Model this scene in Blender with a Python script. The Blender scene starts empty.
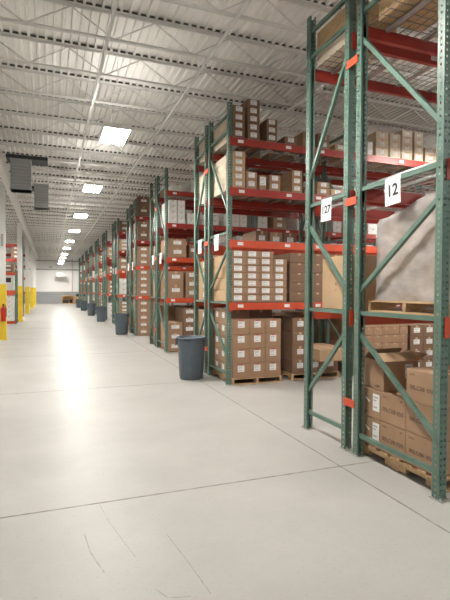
import bpy, math, random
from mathutils import Vector, Matrix
random.seed(7)
S = bpy.context.scene
C = S.collection

# ------------------------------------------------------------------ camera
cam_d = bpy.data.cameras.new('camera'); cam = bpy.data.objects.new('camera', cam_d); C.objects.link(cam)
F_PX = 465.4
cam_d.sensor_fit = 'VERTICAL'; cam_d.sensor_height = 24.0; cam_d.lens = F_PX * 24.0 / 600.0
cam_d.clip_start = 0.05; cam_d.clip_end = 300
yaw, pitch, roll = math.radians(20.67), math.radians(-1.2), math.radians(0.26)
cam.location = (0, 0, 1.68)
cam.rotation_euler = (Matrix.Rotation(-yaw, 4, 'Z') @ Matrix.Rotation(math.pi/2 + pitch, 4, 'X') @ Matrix.Rotation(roll, 4, 'Z')).to_euler()
S.camera = cam

# ------------------------------------------------------------------ world, exposure
w = bpy.data.worlds.new('world'); S.world = w; w.use_nodes = True
w.node_tree.nodes['Background'].inputs[0].default_value = (1.0, 0.97, 0.93, 1)
w.node_tree.nodes['Background'].inputs[1].default_value = 0.24
S.view_settings.view_transform = 'Standard'; S.view_settings.look = 'None'
S.view_settings.exposure = 0.93; S.view_settings.gamma = 1.0; S.view_settings.use_curve_mapping = False
PANEL_EMIT = 84.0
ADDED_GLOW_EMIT = 6.5  # strength of the added glow on the fixture tops

# ------------------------------------------------------------------ materials
def mat(name, col, rough=0.6, metal=0.0, vary=0.0, scale=6.0, spec=0.5, bump=0.0, emit=None, estr=0.0, coat=0.0, stretch=None):
    m = bpy.data.materials.new(name); m.use_nodes = True
    nt = m.node_tree; b = nt.nodes['Principled BSDF']
    b.inputs['Base Color'].default_value = (*col, 1); b.inputs['Roughness'].default_value = rough
    b.inputs['Metallic'].default_value = metal; b.inputs['Specular IOR Level'].default_value = spec
    if coat: b.inputs['Coat Weight'].default_value = coat; b.inputs['Coat Roughness'].default_value = 0.15
    if emit:
        b.inputs['Emission Color'].default_value = (*emit, 1); b.inputs['Emission Strength'].default_value = estr
    if vary or bump:
        tc = nt.nodes.new('ShaderNodeTexCoord'); n = nt.nodes.new('ShaderNodeTexNoise')
        n.inputs['Scale'].default_value = scale; n.inputs['Detail'].default_value = 4
        if stretch:
            mp = nt.nodes.new('ShaderNodeMapping'); mp.inputs['Scale'].default_value = stretch
            nt.links.new(tc.outputs['Object'], mp.inputs[0]); nt.links.new(mp.outputs[0], n.inputs['Vector'])
        else:
            nt.links.new(tc.outputs['Object'], n.inputs['Vector'])
        if vary:
            r = nt.nodes.new('ShaderNodeValToRGB')
            r.color_ramp.elements[0].position = 0.3; r.color_ramp.elements[1].position = 0.7
            r.color_ramp.elements[0].color = (*[c*(1-vary) for c in col], 1)
            r.color_ramp.elements[1].color = (*[min(1, c*(1+vary)) for c in col], 1)
            nt.links.new(n.outputs['Fac'], r.inputs[0]); nt.links.new(r.outputs[0], b.inputs['Base Color'])
        if bump:
            bp = nt.nodes.new('ShaderNodeBump'); bp.inputs['Strength'].default_value = bump; bp.inputs['Distance'].default_value = 0.02
            nt.links.new(n.outputs['Fac'], bp.inputs['Height']); nt.links.new(bp.outputs[0], b.inputs['Normal'])
    return m

M = {}
M['green'] = mat('green_paint', (0.108, 0.185, 0.145), 0.38, vary=0.12, scale=9, spec=0.6)
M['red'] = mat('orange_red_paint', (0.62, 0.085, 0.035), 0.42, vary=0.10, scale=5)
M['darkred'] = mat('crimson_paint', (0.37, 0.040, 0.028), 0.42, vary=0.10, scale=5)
M['orange'] = mat('orange_paint', (0.62, 0.085, 0.03), 0.5)
M['galv'] = mat('galvanised_steel', (0.50, 0.49, 0.47), 0.35, metal=0.75, vary=0.1, scale=12)
M['wire'] = mat('deck_wire', (0.30, 0.28, 0.26), 0.45, metal=0.5)
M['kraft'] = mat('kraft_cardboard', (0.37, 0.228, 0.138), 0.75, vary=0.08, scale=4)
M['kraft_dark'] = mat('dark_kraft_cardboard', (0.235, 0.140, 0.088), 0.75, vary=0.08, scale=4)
M['kraft_light'] = mat('light_kraft_cardboard', (0.52, 0.35, 0.205), 0.75, vary=0.06, scale=4)
M['cream'] = mat('cream_cardboard', (0.66, 0.55, 0.42), 0.75, vary=0.05, scale=4)
M['white_card'] = mat('white_cardboard', (0.74, 0.72, 0.68), 0.7, vary=0.04, scale=4)
M['tape'] = mat('parcel_tape', (0.50, 0.34, 0.21), 0.3)
M['tape_red'] = mat('red_parcel_tape', (0.42, 0.10, 0.06), 0.35)
M['paper'] = mat('white_paper', (0.82, 0.81, 0.79), 0.6)
M['ink'] = mat('black_ink', (0.03, 0.03, 0.035), 0.6)
M['ink_soft'] = mat('faded_ink', (0.12, 0.07, 0.05), 0.7)
M['ink_grey'] = mat('grey_print', (0.42, 0.42, 0.43), 0.7)
M['wood'] = mat('pallet_wood', (0.50, 0.33, 0.18), 0.8, vary=0.22, scale=3, stretch=(2, 14, 14))
M['wood_tan'] = mat('tan_timber', (0.58, 0.38, 0.20), 0.75, vary=0.12, scale=3, stretch=(1, 9, 9))
M['can'] = mat('blue_grey_plastic', (0.085, 0.108, 0.130), 0.45, vary=0.06, scale=8)
M['white_paint'] = mat('white_paint', (0.78, 0.77, 0.74), 0.5, vary=0.03, scale=2)
M['yellow'] = mat('yellow_paint', (0.80, 0.56, 0.03), 0.45, vary=0.08, scale=3)
M['ext_red'] = mat('extinguisher_red', (0.55, 0.02, 0.015), 0.3)
M['black'] = mat('black_metal', (0.02, 0.02, 0.022), 0.5)
M['grey_metal'] = mat('grey_sheet_metal', (0.33, 0.34, 0.34), 0.45, metal=0.3, vary=0.06, scale=3)
M['deck'] = mat('ceiling_deck', (0.82, 0.80, 0.765), 0.55, vary=0.05, scale=0.8)
M['joist'] = mat('joist_paint', (0.70, 0.685, 0.655), 0.5, vary=0.05, scale=3)
M['wall'] = mat('wall_paint', (0.84, 0.83, 0.81), 0.7, vary=0.03, scale=0.6)
M['wainscot'] = mat('grey_wall_paint', (0.36, 0.37, 0.38), 0.6, vary=0.05, scale=0.8)
M['trim_grey'] = mat('grey_trim', (0.40, 0.39, 0.38), 0.6)
M['joint'] = mat('joint_filler', (0.24, 0.23, 0.205), 0.8, vary=0.35, scale=9)
M['scuff'] = mat('rubber_scuff', (0.31, 0.30, 0.265), 0.6, vary=0.2, scale=30)
M['panel'] = mat('lit_panel', (1, 1, 1), 0.5, emit=(1.0, 0.97, 0.915), estr=PANEL_EMIT)
M['added_glow'] = mat('added_glow_panel', (1, 1, 1), 0.5, emit=(1.0, 0.97, 0.915), estr=ADDED_GLOW_EMIT)
M['flute_shade'] = mat('flute_shade_dark', (0.11, 0.105, 0.09), 0.8)  # dark colour standing for shade in the deck flutes
M['blue'] = mat('blue_tub', (0.05, 0.12, 0.30), 0.5)

def floor_mat():
    m = bpy.data.materials.new('polished_concrete'); m.use_nodes = True
    nt = m.node_tree; b = nt.nodes['Principled BSDF']; L = nt.links.new
    tc = nt.nodes.new('ShaderNodeTexCoord')
    n1 = nt.nodes.new('ShaderNodeTexNoise'); n1.inputs['Scale'].default_value = 0.9; n1.inputs['Detail'].default_value = 6; n1.inputs['Roughness'].default_value = 0.62
    L(tc.outputs['Object'], n1.inputs['Vector'])
    r = nt.nodes.new('ShaderNodeValToRGB')
    r.color_ramp.elements[0].position = 0.30; r.color_ramp.elements[1].position = 0.68
    r.color_ramp.elements[0].color = (0.375, 0.363, 0.338, 1); r.color_ramp.elements[1].color = (0.44, 0.428, 0.402, 1)
    L(n1.outputs['Fac'], r.inputs[0])
    # fine specks and rubber streaks along the aisle
    n2 = nt.nodes.new('ShaderNodeTexNoise'); n2.inputs['Scale'].default_value = 45; n2.inputs['Detail'].default_value = 3
    L(tc.outputs['Object'], n2.inputs['Vector'])
    r2 = nt.nodes.new('ShaderNodeValToRGB'); r2.color_ramp.elements[0].position = 0.28; r2.color_ramp.elements[1].position = 0.42
    r2.color_ramp.elements[0].color = (0.90, 0.89, 0.87, 1); r2.color_ramp.elements[1].color = (1, 1, 1, 1)
    L(n2.outputs['Fac'], r2.inputs[0])
    mp = nt.nodes.new('ShaderNodeMapping'); mp.inputs['Rotation'].default_value = (0, 0, 0.22); mp.inputs['Scale'].default_value = (9, 0.7, 1)
    L(tc.outputs['Object'], mp.inputs[0])
    n3 = nt.nodes.new('ShaderNodeTexNoise'); n3.inputs['Scale'].default_value = 1.2; n3.inputs['Detail'].default_value = 5
    L(mp.outputs[0], n3.inputs['Vector'])
    r3 = nt.nodes.new('ShaderNodeValToRGB'); r3.color_ramp.elements[0].position = 0.30; r3.color_ramp.elements[1].position = 0.44
    r3.color_ramp.elements[0].color = (0.95, 0.945, 0.935, 1); r3.color_ramp.elements[1].color = (1, 1, 1, 1)
    L(n3.outputs['Fac'], r3.inputs[0])
    def mul(a, c):
        x = nt.nodes.new('ShaderNodeMix'); x.data_type = 'RGBA'; x.blend_type = 'MULTIPLY'; x.inputs[0].default_value = 1
        L(a, x.inputs[6]); L(c, x.inputs[7]); return x.outputs[2]
    L(mul(r.outputs[0], r2.outputs[0]), b.inputs['Base Color'])
    rr = nt.nodes.new('ShaderNodeMapRange'); rr.inputs['From Min'].default_value = 0.3; rr.inputs['From Max'].default_value = 0.7
    rr.inputs['To Min'].default_value = 0.39; rr.inputs['To Max'].default_value = 0.42
    L(n1.outputs['Fac'], rr.inputs['Value']); L(rr.outputs[0], b.inputs['Roughness'])
    n4 = nt.nodes.new('ShaderNodeTexNoise'); n4.inputs['Scale'].default_value = 3.5; n4.inputs['Detail'].default_value = 2
    L(tc.outputs['Object'], n4.inputs['Vector'])
    bp = nt.nodes.new('ShaderNodeBump'); bp.inputs['Strength'].default_value = 0.03; bp.inputs['Distance'].default_value = 0.02
    L(n4.outputs['Fac'], bp.inputs['Height']); L(bp.outputs[0], b.inputs['Normal'])
    b.inputs['Specular IOR Level'].default_value = 0.15
    return m
M['floor'] = floor_mat()

def film_mat():
    m = bpy.data.materials.new('stretch_film'); m.use_nodes = True
    nt = m.node_tree; b = nt.nodes['Principled BSDF']; L = nt.links.new; out = nt.nodes['Material Output']
    b.inputs['Base Color'].default_value = (0.56, 0.52, 0.50, 1); b.inputs['Roughness'].default_value = 0.2
    tc = nt.nodes.new('ShaderNodeTexCoord'); mp = nt.nodes.new('ShaderNodeMapping'); mp.inputs['Scale'].default_value = (3, 3, 5)
    mp.inputs['Rotation'].default_value = (0.12, 0.05, 0)
    L(tc.outputs['Object'], mp.inputs[0])
    n = nt.nodes.new('ShaderNodeTexNoise'); n.inputs['Scale'].default_value = 1.6; n.inputs['Detail'].default_value = 6; L(mp.outputs[0], n.inputs['Vector'])
    bp = nt.nodes.new('ShaderNodeBump'); bp.inputs['Strength'].default_value = 0.35; bp.inputs['Distance'].default_value = 0.03
    L(n.outputs['Fac'], bp.inputs['Height']); L(bp.outputs[0], b.inputs['Normal'])
    tr = nt.nodes.new('ShaderNodeBsdfTransparent'); mx = nt.nodes.new('ShaderNodeMixShader')
    r = nt.nodes.new('ShaderNodeMapRange'); r.inputs['From Min'].default_value = 0.30; r.inputs['From Max'].default_value = 0.70
    r.inputs['To Min'].default_value = 0.45; r.inputs['To Max'].default_value = 0.75
    L(n.outputs['Fac'], r.inputs['Value']); L(r.outputs[0], mx.inputs[0])
    L(tr.outputs[0], mx.inputs[1]); L(b.outputs[0], mx.inputs[2]); L(mx.outputs[0], out.inputs[0])
    return m
M['film'] = film_mat()

# ------------------------------------------------------------------ mesh helpers
class MB:
    def __init__(s): s.v = []; s.f = []; s.m = []; s.sm = []
    def box(s, a, b, mi=0, sel='xXyYzZ'):
        x0, y0, z0 = a; x1, y1, z1 = b; n = len(s.v)
        s.v += [(x0,y0,z0),(x1,y0,z0),(x1,y1,z0),(x0,y1,z0),(x0,y0,z1),(x1,y0,z1),(x1,y1,z1),(x0,y1,z1)]
        for k, f in (('z',(0,3,2,1)),('Z',(4,5,6,7)),('y',(0,1,5,4)),('X',(1,2,6,5)),('Y',(2,3,7,6)),('x',(3,0,4,7))):
            if k in sel: s.f.append(tuple(n+i for i in f)); s.m.append(mi); s.sm.append(False)
    def quad(s, p, mi=0):
        n = len(s.v); s.v += [tuple(q) for q in p]; s.f.append(tuple(range(n, n+len(p)))); s.m.append(mi); s.sm.append(False)
    def tube(s, p, q, r, n=8, mi=0, cap=True):
        p = Vector(p); q = Vector(q); d = (q-p).normalized()
        u = d.orthogonal().normalized(); w_ = d.cross(u); b = len(s.v)
        for e in (p, q):
            for i in range(n):
                a = 2*math.pi*i/n; s.v.append(tuple(e + u*math.cos(a)*r + w_*math.sin(a)*r))
        for i in range(n):
            j = (i+1) % n; s.f.append((b+i, b+j, b+n+j, b+n+i)); s.m.append(mi); s.sm.append(n > 5)
        if cap:
            s.f.append(tuple(b+i for i in reversed(range(n)))); s.m.append(mi); s.sm.append(False)
            s.f.append(tuple(b+n+i for i in range(n))); s.m.append(mi); s.sm.append(False)
    def bar(s, p, q, wx, h, mi=0):
        """rectangular bar in the YZ plane between p and q, wx wide in X, h deep"""
        p = Vector(p); q = Vector(q); d = (q-p).normalized(); u = Vector((1,0,0)); w_ = d.cross(u).normalized(); b = len(s.v)
        for e in (p, q):
            for a, c in ((-1,-1),(1,-1),(1,1),(-1,1)): s.v.append(tuple(e + u*a*wx/2 + w_*c*h/2))
        for i in range(4):
            j = (i+1) % 4; s.f.append((b+i, b+j, b+4+j, b+4+i)); s.m.append(mi); s.sm.append(False)
        s.f += [(b+3,b+2,b+1,b), (b+4,b+5,b+6,b+7)]; s.m += [mi]*2; s.sm += [False]*2
    def lathe(s, prof, n=32, mi=0, c=(0,0,0)):
        b = len(s.v)
        for r, z in prof:
            for i in range(n):
                a = 2*math.pi*i/n; s.v.append((c[0]+r*math.cos(a), c[1]+r*math.sin(a), c[2]+z))
        for k in range(len(prof)-1):
            for i in range(n):
                j = (i+1) % n; s.f.append((b+k*n+i, b+k*n+j, b+(k+1)*n+j, b+(k+1)*n+i)); s.m.append(mi); s.sm.append(True)
        s.f.append(tuple(b+i for i in reversed(range(n)))); s.m.append(mi); s.sm.append(False)
    def mesh(s, name, mats):
        me = bpy.data.meshes.new(name); me.from_pydata(s.v, [], s.f)
        for m_ in mats: me.materials.append(M[m_] if isinstance(m_, str) else m_)
        me.polygons.foreach_set('material_index', s.m); me.polygons.foreach_set('use_smooth', s.sm); me.update()
        return me

def put(name, me, parent=None, loc=(0,0,0), rot=(0,0,0)):
    o = bpy.data.objects.new(name, me); C.objects.link(o); o.location = loc; o.rotation_euler = rot
    if parent: o.parent = parent
    return o
def tag(o, label, cat, group=None, kind=None):
    o['label'] = label; o['category'] = cat
    if group: o['group'] = group
    if kind: o['kind'] = kind
    return o
def thing(name, label, cat, loc, rz=0, group=None):
    o = bpy.data.objects.new(name, None); C.objects.link(o); o.location = loc; o.rotation_euler = (0,0,rz)
    o.empty_display_size = 0.1
    return tag(o, label, cat, group)
def struct(name, me, loc=(0,0,0)):
    o = put(name, me, None, loc); o['kind'] = 'structure'; return o
def one(a, b, m_, name='box'):
    q = MB(); q.box(a, b); return q.mesh(name, [m_])

def text_mesh(txt, size, m_, bold=0.0):
    cu = bpy.data.curves.new('lettering', 'FONT'); cu.body = txt; cu.size = size; cu.align_x = 'CENTER'; cu.align_y = 'CENTER'
    cu.extrude = 0.0006; cu.offset = bold; cu.resolution_u = 3
    o = bpy.data.objects.new('lettering', cu); C.objects.link(o)
    dg = bpy.context.evaluated_depsgraph_get(); me = bpy.data.meshes.new_from_object(o.evaluated_get(dg))
    C.objects.unlink(o); bpy.data.objects.remove(o)
    me.materials.clear(); me.materials.append(M[m_]); return me
ROT_FRONT = (math.pi/2, 0, 0)            # lettering on a face that looks towards -Y
ROT_SIDE = (math.pi/2, 0, -math.pi/2)    # lettering on a face that looks towards -X

ORD = ['nearest', 'second', 'third', 'fourth', 'fifth', 'sixth', 'seventh', 'eighth', 'ninth', 'tenth', 'eleventh', 'twelfth']
NTH = ['first', 'second', 'third', 'fourth', 'fifth', 'sixth', 'seventh', 'eighth', 'ninth', 'tenth', 'eleventh', 'twelfth']

# ------------------------------------------------------------------ setting
XW0, XW1, YW0, YW1, ZC = -11.0, 24.0, -4.0, 58.6, 5.925
struct('floor', one((XW0, YW0, -0.1), (XW1, YW1, 0), 'floor'))
q = MB(); q.box((XW0, YW1, 0), (XW1, YW1+0.2, ZC+0.1)); struct('wall_back', q.mesh('wall_back', ['wall']))
struct('wall_left', one((XW0-0.2, YW0, 0), (XW0, YW1, ZC+0.1), 'wall'))
struct('wall_right', one((XW1, YW0, 0), (XW1+0.2, YW1, ZC+0.1), 'wall'))
# ribbed steel deck
q = MB(); per = 0.134; x = XW0; prof = []
while x < XW1:
    prof += [(x, ZC), (x+0.080, ZC), (x+0.090, ZC-0.05), (x+0.124, ZC-0.05)]; x += per
prof.append((x, ZC))
for (xa, za), (xb, zb) in zip(prof[:-1], prof[1:]):
    q.quad([(xa, YW0, za), (xa, YW1, za), (xb, YW1, zb), (xb, YW0, zb)])
q.box((XW0, YW0, ZC+0.02), (XW1, YW1, ZC+0.12))
struct('ceiling', q.mesh('ceiling', ['deck']))
# lower grey band, rails and wall bands of the back wall
q = MB(); q.box((XW0, YW1-0.03, 0), (XW1, YW1, 1.38)); q.box((XW0, YW1-0.08, 0.62), (XW1, YW1-0.03, 0.70), 1); q.box((XW0, YW1-0.07, 1.36), (XW1, YW1, 1.42), 1)
q.box((XW0, YW1-0.10, 0.0), (XW1, YW1-0.03, 0.12), 1)
struct('trim_1', q.mesh('trim', ['wainscot', 'trim_grey']))
q = MB(); q.box((XW0, YW1-0.10, 3.95), (XW1, YW1, 4.12)); q.box((XW0, YW1-0.12, 5.0), (XW1, YW1, 5.1))
struct('trim_2', q.mesh('trim', ['trim_grey']))
# slab joints
def joint_strip(name, a, b, wd):
    struct(name, one((a[0]-wd/2 if a[0]==b[0] else a[0], a[1]-wd/2 if a[1]==b[1] else a[1], 0.0), (b[0]+wd/2 if a[0]==b[0] else b[0], b[1]+wd/2 if a[1]==b[1] else b[1], 0.0012), 'joint'))
joint_strip('trim_3', (2.60, YW0), (2.60, YW1), 0.014)
joint_strip('trim_4', (-1.75, YW0), (-1.75, YW1), 0.012)
for i in range(13):
    yj = 3.745 + 4.43*i
    joint_strip('trim_%d' % (5+i), (XW0, yj), (XW1, yj), 0.016 if i == 0 else 0.013)

# ceiling joists
JB, JT = 5.44, 5.85
def joist_meshes():
    L = XW1-XW0-0.1; x0 = 0.05
    t = MB(); t.box((x0, -0.055, JT+0.016), (x0+L, -0.008, JT+0.022)); t.box((x0, 0.008, JT+0.016), (x0+L, 0.055, JT+0.022)); t.box((x0, -0.016, JT-0.02), (x0+L, -0.008, JT+0.016)); t.box((x0, 0.008, JT-0.02), (x0+L, 0.016, JT+0.016))
    cs = MB(); cs.box((x0, -0.03, JT+0.0225), (x0+L, -0.02, ZC-0.003))  # dark strip that paints the shade in the flutes above the chord
    b = MB(); b.box((x0, -0.030, JB), (x0+L, -0.008, JB+0.028)); b.box((x0, 0.008, JB), (x0+L, 0.030, JB+0.028))
    w_ = MB(); n = int(L/0.62)
    for i in range(n):
        xa = x0+0.1+i*0.62; za, zb = (JB+0.02, JT-0.02) if i % 2 else (JT-0.02, JB+0.02)
        w_.tube((xa, 0, za), (xa+0.62, 0, zb), 0.011, 5)
    return t.mesh('top_chord', ['joist']), b.mesh('bottom_chord', ['joist']), w_.mesh('web', ['joist']), cs.mesh('shade_strip', ['flute_shade'])
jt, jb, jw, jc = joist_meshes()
jy = 8.5-1.24*9; k = 0
while jy < YW1-0.3:
    if jy > 0.5:
        t = thing('ceiling_joist', 'off-white open-web steel joist under the ceiling deck, %s from the camera' % ('%d%s' % (k+1, {1:'st',2:'nd',3:'rd'}.get((k+1) % 10 if (k+1) % 100 not in (11,12,13) else 0, 'th'))), 'joist', (XW0, jy, 0), 0, 'ceiling joists')
        put('top_chord', jt, t); put('bottom_chord', jb, t); put('web', jw, t); put('shade_strip', jc, t); k += 1
    jy += 1.24
# girder on the column line
q = MB(); gx = -1.30
q.box((gx-0.10, 0.5, JB-0.03), (gx+0.10, YW1-0.12, JB-0.004)); q.box((gx-0.10, 0.5, JB-0.32), (gx+0.10, YW1-0.12, JB-0.30)); q.box((gx-0.012, 0.5, JB-0.30), (gx+0.012, YW1-0.12, JB-0.03))
tag(put('roof_girder', q.mesh('roof_girder', ['joist'])), 'long white steel girder running along the tops of the white columns', 'girder')
# sprinkler pipes under the joists
for px_, pz, lab in ((0.82, JB-0.05, 'thin white sprinkler pipe under the joists, left of the row of ceiling lights'),
                     (2.40, JB-0.05, 'thin white sprinkler pipe under the joists just in front of the rack ends'),
                     (4.6, JB-0.06, 'white sprinkler pipe under the joists above the first rack bays'),
                     (10.2, JB-0.06, 'white sprinkler pipe under the joists deep over the racks at right')):
    q = MB(); q.tube((px_, 1, pz), (px_, YW1-0.13, pz), 0.028, 8)
    for j in range(14):
        yy = 3.2+4.1*j
        if yy < YW1-1: q.tube((px_, yy, pz-0.02), (px_, yy, pz-0.10), 0.014, 6); q.tube((px_, yy, pz-0.10), (px_, yy, pz-0.11), 0.03, 6)
    tag(put('sprinkler_pipe', q.mesh('sprinkler_pipe', ['joist'])), lab, 'pipe', 'sprinkler pipes')

# ------------------------------------------------------------------ ceiling lights
FW, FL = 0.25, 0.50
fr = MB(); fr.box((-FW, -FL, 0.03), (FW, FL, 0.08)); fr.box((-FW, -FL, 0.0), (-FW+0.02, FL, 0.03)); fr.box((FW-0.02, -FL, 0.0), (FW, FL, 0.03))
fr.box((-0.015, -FL, 0.0), (0.015, FL, 0.03)); fr.box((-FW, -FL, 0.0), (FW, -FL+0.03, 0.03)); fr.box((-FW, FL-0.03, 0.0), (FW, FL, 0.03))
fr = fr.mesh('fixture_frame', ['white_paint'])
pn = one((-0.105, -FL+0.035, 0.004), (0.105, FL-0.035, 0.028), 'panel', 'lit_panel')
up = one((-FW+0.04, -FL+0.04, 0.0805), (FW-0.04, FL-0.04, 0.086), 'added_glow', 'added_glow_panel')  # glowing top added to each fixture to brighten the ceiling
def ceiling_light(x, y, z, lab, grp):
    t = thing('ceiling_light', lab, 'light', (x, y, z), 0, grp)
    put('fixture_frame', fr, t)
    for s in (-1, 1): put('lit_panel', pn, t, (s*0.123, 0, 0))
    put('added_glow_panel', up, t)
    q = MB()
    for s in (-1, 1): q.tube((0, s*0.46, 0.08), (0, s*0.46, ZC-0.05-z), 0.005, 5)
    put('hanger', q.mesh('hanger', ['joist']), t)
LZ = 4.60
ly = [3.85, 9.12, 14.06, 19.35, 24.45, 29.9, 35.1, 41.0, 45.7, 50.6, 55.6]  # last one is added to brighten the back wall
for i, y in enumerate(ly):
    ceiling_light(1.17, y, LZ, 'twin-panel lit ceiling light hanging over the aisle, %s counted from the camera' % ORD[i], 'ceiling lights over the main aisle')
for i, (x, y) in enumerate([(-3.4, 29.3), (-4.2, 9.5), (-4.2, 49.0), (-6.5, 19.0), (-6.5, 39.5)]):  # first is a real lamp, the rest are added unseen fill
    ceiling_light(x, y, LZ, ['lit ceiling light left of the white columns, above the left-hand racks', 'added fill light beyond the nearest white column on the left side', 'added fill light far off behind the left columns near the back wall', 'added fill light above the left side beyond the columns, nearer one', 'added fill light above the left side beyond the columns, farther one'][i], 'ceiling lights on the left')
ceiling_light(7.15, 6.25, LZ, 'lit ceiling light between the first and second double rack rows, just outside the picture', None)
ceiling_light(7.15, 1.0, LZ, 'added fill light in front of the nearest rack row, outside the picture', None)  # added lamp that warms the nearest cartons
for i, y in enumerate([10.95, 15.65, 20.3, 25.0, 29.7, 34.4, 39.1, 43.8, 48.5, 54.0]):  # unseen lamps added to light the rack interiors
    ceiling_light(11.2, y, LZ, 'added fill light deep between the racks at right, %s of that line' % ORD[i], 'added fill lights between the racks')

# ------------------------------------------------------------------ racks
RX = 2.95; BAY = 2.55; ROWY = [2.85]+[2.907+4.69*i for i in range(1, 11)]; DN, GAP, DF = 1.075, 0.172, 0.768; DN_A, DF_A, GAP_A = 1.125, 0.852, 0.135; RH = 4.95
PW, PD = 0.080, 0.072
def post_mesh(holes):
    q = MB(); p = 0.0508; n = int(RH/p); H = RH
    def panel(o, u, wd, cols):
        # perforated strip: origin o, direction u (horizontal), width wd, hole columns at offsets
        r = 0.0075; xs = [0.0]
        for c in cols: xs += [c-r, c+r]
        xs.append(wd)
        for i in range(n):
            z0 = i*p; zs = [z0, z0+0.016, z0+0.035, z0+p if i < n-1 else H]
            for a in range(3):
                for b in range(len(xs)-1):
                    if a == 1 and b % 2 == 1: continue
                    q.quad([(o[0]+u[0]*xs[b], o[1]+u[1]*xs[b], zs[a]), (o[0]+u[0]*xs[b+1], o[1]+u[1]*xs[b+1], zs[a]),
                            (o[0]+u[0]*xs[b+1], o[1]+u[1]*xs[b+1], zs[a+1]), (o[0]+u[0]*xs[b], o[1]+u[1]*xs[b], zs[a+1])])
    w2 = PW/2
    if holes:
        panel((-w2, 0), (1, 0), PW, [0.022, PW-0.022])
        panel((-w2, PD), (0, -1), PD, [PD/2]); panel((w2, 0), (0, 1), PD, [PD/2])
    else:
        q.quad([(-w2,0,0),(w2,0,0),(w2,0,H),(-w2,0,H)]); q.quad([(-w2,PD,0),(-w2,0,0),(-w2,0,H),(-w2,PD,H)]); q.quad([(w2,0,0),(w2,PD,0),(w2,PD,H),(w2,0,H)])
    q.quad([(-w2+0.022,PD,0),(-w2,PD,0),(-w2,PD,H),(-w2+0.022,PD,H)]); q.quad([(w2,PD,0),(w2-0.022,PD,0),(w2-0.022,PD,H),(w2,PD,H)])
    return q.mesh('post', ['green'])
POST_H, POST_S = post_mesh(True), post_mesh(False)
FOOT = MB(); FOOT.box((-0.054, -0.045, 0.0013), (0.054, 0.085, 0.010)); FOOT.tube((-0.035, -0.024, 0.01), (-0.035, -0.024, 0.028), 0.009, 6); FOOT.tube((0.035, -0.024, 0.01), (0.035, -0.024, 0.028), 0.009, 6)
FOOT = FOOT.mesh('foot_plate', ['galv'])
# bracing: heights at (outer post, centre post)
BR = [(0.21, 0.21), (0.47, 1.24), (1.455, 1.455), (2.45, 1.68), (2.70, 2.70), (3.03, 4.20), (4.47, 4.47), (4.77, 4.77)]
BRM = {}
def brace_mesh(depth, outer_first, i):
    k = (depth, outer_first, i)
    if k not in BRM:
        zo, zc = BR[i]; za, zb = (zo, zc) if outer_first else (zc, zo)
        q = MB(); q.bar((0, 0.05, za), (0, depth-0.05, zb), 0.036, 0.040); BRM[k] = q.mesh('brace', ['green'])
    return BRM[k]
BEAM_LEN = BAY-PW
def beam_mesh(m_):
    q = MB(); h = 0.125
    q.box((0, 0, -h), (BEAM_LEN, 0.028, 0)); q.box((0, 0.028, -h), (BEAM_LEN, 0.050, -0.042))
    for x in (0, BEAM_LEN-0.004):                        # connector plates that hook on the posts
        q.box((x, -0.006, -h-0.03), (x+0.004, 0.052, 0.015))
    q.box((-0.045, -0.010, -h-0.03), (0.004, -0.004, 0.015)); q.box((BEAM_LEN-0.004, -0.010, -h-0.03), (BEAM_LEN+0.032, -0.004, 0.015))
    return q.mesh('beam', [m_])
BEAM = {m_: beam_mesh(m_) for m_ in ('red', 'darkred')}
STK = MB(); STK.box((0, -0.0015, -0.085), (0.11, -0.0003, -0.03)); STK = STK.mesh('shelf_label', ['paper'])
def cross_mesh(depth):
    q = MB(); q.box((-0.022, 0.055, -0.030), (0.022, depth-0.055, -0.004)); return q.mesh('cross_bar', ['galv'])
def deck_mesh(depth):
    q = MB(); n = 11 if depth > 0.9 else 8
    for i in range(26):
        x = 0.03+i*(BEAM_LEN-0.06)/25; q.box((x-0.0028, 0.01, -0.001), (x+0.0028, depth-0.01, 0.005))
    for j in range(n):
        y = 0.02+j*(depth-0.04)/(n-1); q.box((0.01, y-0.0028, 0.004), (BEAM_LEN-0.01, y+0.0028, 0.010))
    return q.mesh('wire_deck', ['wire'])
CROSS = {}; DECK = {}
def rack(x, y, depth, bays, levels, outer_first, lab, grp, detail=True, height=RH):
    """levels: list per bay of (z, colour); outer_first: outer post is the one towards the camera"""
    t = thing('pallet_rack', lab, 'rack', (x, y, 0), 0, grp)
    pm = POST_H if detail else POST_S
    if depth not in CROSS: CROSS[depth] = cross_mesh(depth); DECK[depth] = deck_mesh(depth)
    for b in range(bays+1):
        xx = b*BAY
        for (yy, rz) in ((0, 0), (depth, math.pi)):
            p = put('post', pm, t, (xx, yy, 0), (0, 0, rz)); p.scale = (1, 1, height/RH); put('foot_plate', FOOT, p)
        for i in [i for i in range(len(BR)) if max(BR[i]) < height]: put('brace', brace_mesh(depth, outer_first, i), t, (xx, 0, 0))
    for b in range(bays):
        for (z, cm) in levels[b]:
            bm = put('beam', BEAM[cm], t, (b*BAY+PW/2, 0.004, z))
            offs = [0.12] if not detail else [0.10, 1.05, 1.72]
            for k, o_ in enumerate(offs):
                if z > 0: put('shelf_label', STK, bm, (o_+random.uniform(-0.05, 0.05), 0, 0))
            put('beam', BEAM[cm], t, (b*BAY+PW/2+BEAM_LEN, depth-0.004, z), (0, 0, math.pi))
            for k in range(5): put('cross_bar', CROSS[depth], t, (b*BAY+PW/2+BEAM_LEN*(k+0.5)/5, 0, z))
            put('wire_deck', DECK[depth], t, (b*BAY+PW/2, 0, z))
    return t
LV = [(1.46, 'red'), (2.56, 'red'), (3.48, 'darkred'), (4.35, 'darkred')]
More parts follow.
